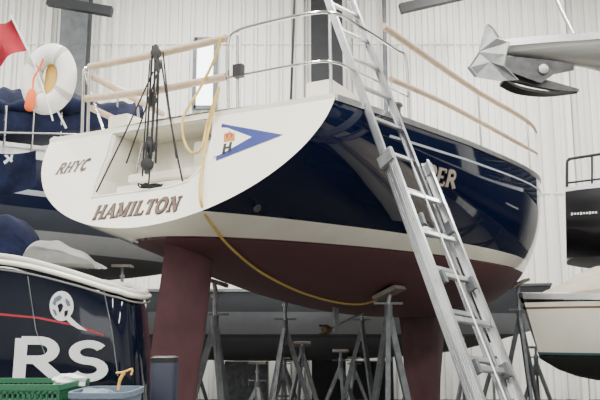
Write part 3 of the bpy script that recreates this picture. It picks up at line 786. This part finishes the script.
bm = NB(); tube(bm, smoothpts([P(118, 390, 2.6), P(120, 380, 2.6), P(124, 373, 2.6)], 4), [.005]*4+[.006]*4+[.007], 8); obj('handle', bm, m_yellow, tl, world=True)
bm = NB(); tube(bm, smoothpts([P(116, 373, 2.6), P(124, 372, 2.6), P(132, 369, 2.6), P(131, 375, 2.6)], 4), .0035, 8); obj('hook', bm, m_yellow, tl, world=True)
cn = P(165, 356, 3.05)
cb = thing('canister', 'dark navy box shaped canister standing right of the motorboat', 'canister', (cn.x, 3.05, 1.09))
bm = NB(); r_ = lambda w, z: [V((cn.x+w*math.copysign(abs(math.cos(t))**.5, math.cos(t)), 3.05+w*math.copysign(abs(math.sin(t))**.5, math.sin(t)), z)) for t in [2*PI*i/28 for i in range(28)]]
loft(bm, [r_(.046, 1.09), r_(.05, 1.11), r_(.052, cn.z-.03), r_(.048, cn.z-.02)]); obj('canister_body', bm, mat('navy_plastic', (.006, .010, .03), .5), cb, world=True)
bm = NB(); loft(bm, [r_(.052, cn.z-.022), r_(.053, cn.z-.005), r_(.04, cn.z)]); obj('lid', bm, m_black, cb, world=True)

# ---- covered gear on the motorboat deck
def slab(name, pts_front, depth, Y, m, label, cat, fold=1.0):
    """soft folded cover: a draped prism with rounded top and creases following the given outline"""
    bm = NB(); rows = []
    pf = smoothpts([P(x, y, Y) for x, y in pts_front], 6)
    for j in range(15):
        v = j/14; k = math.sin(PI*v)**.5
        zb_ = pf[0].z
        rows.append([V((p.x, Y+depth*v+.015*math.sin(p.x*30+v*5), zb_+(p.z-zb_)*(.6+.4*k)+fold*(.006*math.sin(p.x*40+v*6)+.004*math.sin(v*20+p.x*15)))) for p in pf])
    loft(bm, rows, cap=True); o = obj(name, bm, m, None, base=V((pf[0].x, Y, pf[0].z))); tag(o, label, cat); return o
slab('folded_cover', [(20, 262), (24, 247), (34, 238), (48, 238), (62, 244), (78, 252), (92, 266)], .35, 4.35, m_greycov, 'grey folded cover lying on the motorboat deck', 'cover', .8)
slab('canvas_roll', [(-30, 258), (-28, 226), (-8, 212), (10, 215), (26, 230), (34, 261)], .3, 4.75, m_navycan, 'rolled navy canvas lying left of the grey folded cover', 'canvas')

# ================================================================ BACKGROUND BOAT LEFT
def place_hull(name, label, cat, loc, rot, Hh, m, deckm, ns=36):
    r = thing(name, label, cat, loc, rot)
    bm = NB(); Hh.mesh(bm, ns, 14); hl = obj('hull', bm, m, r, angle=50)
    bm = NB(); Hh.deck(bm, 24, .01); obj('deck', bm, deckm, r)
    for sd in (1, -1):
        bm = NB(); rows = []
        for i in range(31):
            y = Hh.Lh*i/30; p = Hh.pt(y, PI/2, sd); rows.append([p+V((sd*.015, 0, -.03)), p+V((sd*.015, 0, .02)), p+V((-sd*.03, 0, .03)), p+V((-sd*.04, 0, 0))])
        loft(bm, rows); obj('rub_rail', bm, m_alu, r)
    return r
HB = Hull([0, 1.5, 3, 4.5, 6, 7], [1.0, 1.2, 1.25, 1.1, .6, .02], [3.45, 3.5, 3.55, 3.62, 3.7, 3.78], [2.35, 2.2, 2.1, 2.15, 2.4, 2.8], [2.4, 2.4, 2.3, 2.1, 1.8, 1.5], .2, .5)
mB = banded('striped_sailboat_paint', [(0, (.08, .085, .09)), (2.42, (.38, .39, .40)), (2.62, (.06, .07, .09)), (2.86, (.006, .010, .035)), (3.0, (.40, .45, .5)), (3.05, (.006, .010, .035)), (3.40, (.72, .74, .75))], rough=.3, coat=.1, lowbelow=2.55)
hb = place_hull('sailboat', 'navy and white striped sailboat with navy canvas behind the life ring', 'sailboat', (-6.2, 7.4, 0), -math.radians(50), HB, mB, m_white)
bm = NB(); rows = []; s_ = V((-.6, 1, 0)).normalized()
for i in range(49):
    u = i/48; c = P(-30+165*u, 138-14*u, 8.2+1.9*u); h = .54*(1-.45*u)+.05*math.sin(u*13)+.03*math.sin(u*31); w = .5*(1-.3*u)
    rows.append([c+s_*(w*math.cos(a)*(1+.05*math.sin(a*5+u*20)))+V((0, 0, h*(1+.09*math.sin(a*6+u*9)+.05*math.sin(u*60+a*2))*max(0, math.sin(a))**.7-.10*(1-math.sin(a)))) for a in [PI*j/20 for j in range(21)]])
loft(bm, rows); obj('canvas_canopy', bm, m_navycan, hb, world=True)
bm = NB(); rows = []
for i in range(25):
    u = i/24; c = P(-20+110*u, 108-3*u, 7.9+1.2*u); w = .09+.03*math.sin(u*17)+.015*math.sin(u*41)
    rows.append([c+s_*(w*math.cos(a))+V((0, 0, w*.9*math.sin(a))) for a in [2*PI*j/12 for j in range(12)]])
loft(bm, rows); obj('rolled_sail_cover', bm, m_navycan, hb, world=True)
for i in range(5):
    c = P(5+28*i, 128-3*i, 8.0+.4*i); bm = NB(); tube(bm, [c-V((0, 0, .5)), c+V((0, 0, .25))], .014, 6); obj('canopy_post', bm, m_steel, hb, world=True)
bm = NB(); tube(bm, [P(-20, 132, 7.7), P(60, 134, 8.3), P(135, 137, 9.2)], .012, 6); obj('guard_wire', bm, m_steel, hb, world=True)
HBM = M.Translation(V((-6.2, 7.4, 0))) @ M.Rotation(-math.radians(50), 4, 'Z')
for i, (x, y) in enumerate(((1.0, 1.2), (-1.0, 1.2), (.8, 4.6))):
    w = HBM @ V((x*.7, y, HB.z_at(x*.7, y)-.01))
    jack_stand(w, ('grey stand under the near side of the striped sailboat stern', 'grey stand under the far side of the striped sailboat stern', 'grey stand under the bow of the striped sailboat')[i], (0, 0, 1), yaw=i)
bm = NB(); rows = []
for i in range(9):
    u = i/8; rows.append([P(-20+56*u, 150+4*math.sin(u*3)+(44-8*u)*v, 7.15+.25*u-.03*math.sin(v*6+u*9)) for v in [j/6 for j in range(7)]])
loft(bm, rows, cap=False, closed=False); cv = obj('side_curtain', bm, m_navycan, hb, world=True, label='navy canvas side curtain with a pale mark')
bm = NB(); q = lambda x, y: P(4+(x-4)*.7, 156+(y-156)*.7, 7.08)
for pts in ([(4, 155), (8, 154), (17, 163), (14, 165)], [(14, 154), (17, 154), (15, 165), (12, 163)], [(3, 164), (9, 160), (11, 163), (5, 168)]):
    bm.faces.new([bm.verts.new(q(*z)) for z in pts])
obj('pale_mark', bm, m_lw, cv, world=True, smooth=False, recalc=False)

# grey hull beyond, under the main hull
HC = Hull([0, 2, 4, 6, 8.0, 9.6], [.9, 1.2, 1.25, 1.2, .8, .02], [2.25, 2.2, 2.2, 2.2, 2.3, 2.4], [1.2, 1.0, .92, .95, 1.1, 1.5], [2.4, 2.4, 2.3, 2.2, 1.9, 1.5], .2, .4)
mCc = banded('grey_hull_paint', [(0, (.045, .047, .052)), (1.36, (.02, .022, .03)), (1.42, (.17, .18, .19)), (1.80, (.055, .06, .07))], rough=.35, coat=.1, lowbelow=1.4)
hc = place_hull('sailboat', 'long dark grey hull stored by the wall behind the navy sailboat', 'sailboat', (-5.0, 14.6, 0), -math.radians(87), HC, mCc, m_white)
for i, x in enumerate((-3.4, -1.9, -.3, 1.0, 2.2)):
    for k_, y in enumerate((14.35, 15.3)):
        if k_ and i % 2: continue
        jack_stand((x, y, 1.02), 'thin grey stand under the long dark grey hull', (0, 0, 1), group='stands under the long dark grey hull', yaw=i*.7+k_, spread=.3)
for i, (px, Y, z, lb) in enumerate(((186, 10.5, 1.25, 'spare grey stand parked just left of the stand by the rudder'), (258, 11.5, 1.05, 'spare grey stand parked behind the middle jack stand'), (302, 10.8, 1.35, 'spare grey stand between the propeller and the middle jack stand'), (340, 12.2, 1.2, 'spare grey stand parked behind the propeller'),
                            (462, 11.2, 1.45, 'spare grey stand seen between keel and ladder'), (490, 12.3, 1.1, 'spare grey stand seen beside the ladder rails near the floor'), (533, 12.5, 1.25, 'spare grey stand below the bow of the cream boat'))):
    c = P(px, 300, Y); jack_stand((c.x, Y, z), lb, (0, 0, 1), yaw=i*.9, spread=.30+.04*(i % 4), kind=i % 3)
def cupboard(px0, px1, Y, h, label, m):
    a = P(px0, 340, Y); b = P(px1, 340, Y); c = ((a.x+b.x)/2, Y+.25, 0)
    t = thing('cupboard', label, 'cupboard', c); w = b.x-a.x
    bm = NB(); box(bm, (c[0], c[1], h/2), (w, .5, h)); obj('body', bm, m, t, smooth=False, world=True)
    for s_ in (-1, 1):
        bm = NB(); box(bm, (c[0]+s_*w/4, Y-.012, h/2+.03), (w/2-.03, .02, h-.12)); dd = obj('door', bm, m, t, smooth=False, world=True)
        bm = NB(); box(bm, (c[0]+s_*.06, Y-.035, h/2), (.02, .02, .14)); obj('handle', bm, m_galv, dd, smooth=False, world=True)
cupboard(225, 268, 16.3, .85, 'low dark grey cupboard against the wall behind the middle stands', m_stand)
cupboard(352, 392, 16.3, .85, 'dark cupboard against the wall left of the keel', m_darksteel)

# ================================================================ RIGHT: black boat
HD = Hull([0, .3, 2, 4, 6], [1.0, 1.02, 1.1, .9, .05], [3.15, 3.17, 3.2, 3.25, 3.35], [2.36, 2.30, 2.22, 2.3, 2.6], [4, 4, 3.6, 3, 1.6], .03, .4)
mD = banded('black_boat_paint', [(0, (.16, .17, .18)), (2.36, (.005, .005, .007))], rough=.15, coat=.0, lowbelow=2.36, spec=.35)
hD = math.radians(109); nc = P(565, 230, 8.9)
uD = V((math.sin(hD), math.cos(hD), 0)); sD = V((math.cos(hD), -math.sin(hD), 0))
rD = V((nc.x, nc.y, 0))-sD*1.0
hd = place_hull('motorboat', 'black hulled boat with rail at the right edge', 'motorboat', rD, -hD, HD, mD, m_black)
def DQ(px, py, off=.0):
    d = ray(px, py); o_ = V((nc.x, nc.y, 0))+sD*off; t = (o_-CAM).dot(sD)/d.dot(sD); return CAM+d*t
bm = NB(); q = lambda px, py: DQ(px, py, -.06)
tube(bm, smoothpts([q(567, 202), q(567, 165), q(569, 160), q(575, 158), q(640, 148)], 3), .018, 8)
tube(bm, [q(567, 183), q(640, 174)], .013, 8); tube(bm, [q(592, 202), q(592, 156)], .013, 8); tube(bm, [q(620, 202), q(620, 152)], .013, 8)
obj('guard_rail', bm, m_black, hd, world=True)
c = rD+uD*.9+V((0, 0, 3.38)); bm = NB(); lathe(bm, [(.05, -.22), (.12, -.2), (.13, 0), (.1, .15), (.04, .2)], M.Translation(c)); obj('motor_cowl', bm, m_black, hd, world=True)
for i in range(9):
    a = DQ(572+3*i, 214-.2*i, .075); bm = NB(); box(bm, a, (.022, .006, .022 if i % 3 else .030), M.Rotation(PI/2-hD, 3, 'Z')); obj('name_mark', bm, m_white, hd, world=True, smooth=False)
for i, (x, y) in enumerate(((.3, 1.2), (-.7, 1.2), (-.1, 3.4))):
    w = rD+sD*x+uD*y; jack_stand((w.x, w.y, 2.22), ('near grey stand beneath the black boat', 'far grey stand beneath the black boat', 'grey stand beneath the bow of the black boat')[i], (0, 0, 1), yaw=i, spread=.3)
# ---- RIGHT: small cream boat with cover
HE = Hull([0, 1.5, 3, 4.3, 5.3, 5.75, 6], [.85, 1.05, 1.05, .92, .62, .36, .03], [1.76, 1.74, 1.74, 1.75, 1.77, 1.785, 1.80], [1.0, .98, .96, .98, 1.04, 1.12, 1.25], [2.6, 2.8, 2.8, 2.6, 2.2, 1.9, 1.7], .1, .15, bl=1.5)
mE = banded('cream_boat_paint', [(0, (.008, .010, .010)), (1.27, (.05, .12, .13)), (1.295, (.80, .77, .68)), (1.665, (.16, .10, .055)), (1.69, (.80, .77, .68)), (1.73, (.015, .015, .015))], rough=.25, coat=.4, lowbelow=1.27)
rE = math.radians(97); eb = P(521, 300, 6.8)
ex, ey = eb.x+math.sin(rE)*6.15, 6.8-math.cos(rE)*6.15
he = place_hull('sailboat', 'small cream hulled boat with black bottom and pale cover at right', 'sailboat', (ex, ey, 0), rE, HE, mE, m_cream)
bm = NB(); rows = []
for i in range(61):
    u = i/60; y = .3+5.5*u; b = max(.05, HE.B(y)*.97); z = HE.ZS(y)+.015; yy = y+HE.shift(y, 1)*.9
    h = .40*(1-u**16)*(1+.08*math.sin(i*.6)+.05*math.sin(i*1.5))*(.8+.2*(1-u))+.015
    ff = .03*math.sin(i*.9)
    rows.append([V((b*1.02, yy, z-.07+.02*math.sin(i*1.1))), V((b*1.0, yy, z+h*.30+ff)), V((b*.66, yy, z+h*.78-ff*.5)), V((b*.1, yy, z+h)), V((-b*.66, yy, z+h*.8)), V((-b*1.0, yy, z+h*.3)), V((-b*1.02, yy, z-.05))])
loft(bm, rows); obj('boat_cover', bm, m_beige, he, label='beige canvas boat cover')
EM = M.Translation(V((ex, ey, 0))) @ M.Rotation(rE, 4, 'Z')
for i, y in enumerate((4.6, 1.5)):
    w = EM @ V((0, y, 0)); bm = NB(); R = M.Rotation(rE, 3, 'Z')
    box(bm, w+V((0, 0, HE.ZK(y)-.06)), (1.0, .12, .1), R)
    for s_ in (-.42, .42): box(bm, w+R @ V((s_, 0, 0))+V((0, 0, (HE.ZK(y)-.1)/2)), (.09, .09, HE.ZK(y)-.1), R)
    box(bm, w+V((0, 0, .05)), (1.2, .14, .1), R)
    o = obj('cradle', bm, m_wood if i else m_stand, None, smooth=False, base=w); tag(o, ('grey cradle frame under the bow of the small cream boat', 'timber cradle frame under the stern of the small cream boat')[i], 'boat cradle')

# ================================================================ UPPER RIGHT: white bow with anchor
HF = Hull([0, 2.5, 4.5, 5.6, 6.3, 6.8, 7.0], [1.2, 1.35, .95, .50, .24, .12, .05], [3.55, 3.50, 3.46, 3.44, 3.43, 3.435, 3.44], [1.9, 1.9, 2.5, 3.05, 3.27, 3.345, 3.37], [2.4, 2.4, 2.2, 2.1, 2.1, 2.2, 2.2], .1, .05)
mF = banded('white_bow_paint', [(0, (.62, .62, .60)), (3.36, (.28, .29, .3)), (3.372, (.84, .84, .81))], rough=.25, coat=.4)
ft = P(501, 52, 5.0)
hf = place_hull('sailboat', 'white boat whose pointed bow carries the anchor at upper right', 'sailboat', (ft.x+7.05, 5.0, 0), PI/2, HF, mF, m_white)
bm = NB(); tube(bm, smoothpts([P(553, -8, 4.9), P(560, 8, 4.9), P(577, 42, 4.9)], 4), .012, 8); tube(bm, [P(572, 44, 4.9), P(583, 42, 4.9)], .03, 8); obj('pulpit_rail', bm, m_steel, hf, world=True)
bm = NB(); tube(bm, smoothpts([P(553, -8, 5.2), P(590, -20, 5.2), P(640, -20, 5.3)], 4), .012, 8); obj('pulpit_rail', bm, m_steel, hf, world=True)
ys = 5.0
for yy in (4.93, 5.07):
    bm = NB(); ring_ = [P(500, 60, yy), P(508, 56, yy), P(548, 60, yy), P(574, 64, yy), P(574, 70, yy), P(554, 74, yy), P(541, 83, yy), P(527, 78, yy), P(508, 71, yy), P(500, 66, yy)]
    loft(bm, [ring_, [p+V((0, .010, 0)) for p in ring_]]); obj('anchor_bracket', bm, m_darkgalv, hf, smooth=False, world=True, label='dark steel cheek plate of the bow fitting')
bm = NB(); c = P(540, 73, 5.0); lathe(bm, [(.020, -.09), (.034, -.085), (.034, -.06), (.02, -.02), (.02, .02), (.034, .06), (.034, .085), (.02, .09)], M.Translation(c) @ M.Rotation(PI/2, 4, 'X')); obj('bow_roller', bm, m_anchor, hf, world=True)
for i, (x, y) in enumerate(((6.5, 4.5), (6.5, 5.5), (7.8, 5.0))):
    jack_stand((x, y, 1.90), ('near stand beneath the white anchor boat', 'far stand beneath the white anchor boat', 'stand beneath the stern of the white anchor boat')[i], (0, 0, 1), yaw=i)
an = thing('anchor', 'grey metal plough anchor hanging from the white bow at upper right', 'anchor', P(500, 70, 5.0))
def facet(name, pts, th, m, label=None):
    """flat-faceted plate: pts = (px, py, depth) fanned from the first point, thickened"""
    v3 = [P(x, y, ys+o) for x, y, o in pts]; t = V(th)
    bm = NB(); A = [bm.verts.new(p) for p in v3]; B_ = [bm.verts.new(p+t) for p in v3]; n = len(A)
    for k in range(1, n-1): bm.faces.new((A[0], A[k], A[k+1])); bm.faces.new((B_[0], B_[k+1], B_[k]))
    for k in range(n): bm.faces.new((A[k], B_[k], B_[(k+1) % n], A[(k+1) % n]))
    return obj(name, bm, m, an, world=True, smooth=False, label=label)
for sg in (-1, 1):
    y_ = (0.012, .014*(-sg), .006)
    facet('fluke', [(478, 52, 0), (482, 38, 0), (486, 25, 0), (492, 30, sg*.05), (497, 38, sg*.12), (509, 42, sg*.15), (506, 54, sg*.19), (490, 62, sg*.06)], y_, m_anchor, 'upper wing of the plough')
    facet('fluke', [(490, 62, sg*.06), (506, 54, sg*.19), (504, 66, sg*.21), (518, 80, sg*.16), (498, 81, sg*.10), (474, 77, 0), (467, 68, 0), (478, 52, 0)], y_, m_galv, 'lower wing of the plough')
bm = NB(); pts = smoothpts([P(478, 68, ys), P(500, 73, ys), P(530, 81, ys), P(560, 88, ys), P(578, 91, ys)], 4)
hs_ = [.024, .028, .032, .036, .038, .038, .038, .036, .036, .034, .030, .028, .024, .020, .016, .012, .008]
rows = [[p+V((0, -.02, h)), p+V((0, .02, h)), p+V((0, .02, -h)), p+V((0, -.02, -h))] for p, h in zip(pts, hs_)]
loft(bm, rows); obj('shank', bm, m_darkgalv, an, world=True, smooth=False, label='dark tapering shank')
bm = NB(); rows = []
for i, pp in enumerate(smoothpts([P(502, 82, ys), P(518, 90, ys), P(546, 94, ys), P(577, 92, ys)], 4)):
    w = .06*(1-(i/12)**2)+.005; rows.append([pp+V((0, -w, .010)), pp+V((0, w, .010)), pp+V((0, w, -.010)), pp+V((0, -w, -.010))])
loft(bm, rows); obj('lower_blade', bm, m_black, an, world=True, smooth=False, label='dark flat lower blade')

# ================================================================ LIGHTS
def area(name, loc, rot, sx, sy, e, col=(1, 1, 1)):
    l = bpy.data.lights.new(name, 'AREA'); l.shape = 'RECTANGLE'; l.size = sx; l.size_y = sy; l.energy = e; l.color = col
    o = bpy.data.objects.new(name, l); C.objects.link(o); o.location = loc; o.rotation_euler = rot; return o
for x in (-9, -2.5, 4, 10.5):
    for y in (-7, 2.0, 11.5):
        area('ceiling_lamp', (x, y, ZC-.15), (0, 0, 0), .4, 5.5, 900, (1, .98, .93))
area('stern_fill', (-3, YB+.4, 6.2), (PI/2, 0, 0), 7, 3, 260, (.95, .98, 1))  # added fill light for the stern, the wall behind it has no opening
w = bpy.data.worlds.new('w'); scn.world = w; w.use_nodes = True
w.node_tree.nodes['Background'].inputs[0].default_value = (.8, .85, .9, 1); w.node_tree.nodes['Background'].inputs[1].default_value = .2

cam = bpy.data.cameras.new('camera'); cam.sensor_width = 36; cam.lens = F/600*36; cam.clip_end = 100
co = bpy.data.objects.new('camera', cam); C.objects.link(co); co.location = CAM; co.rotation_euler = (PI/2+PH, 0, 0)
scn.camera = co
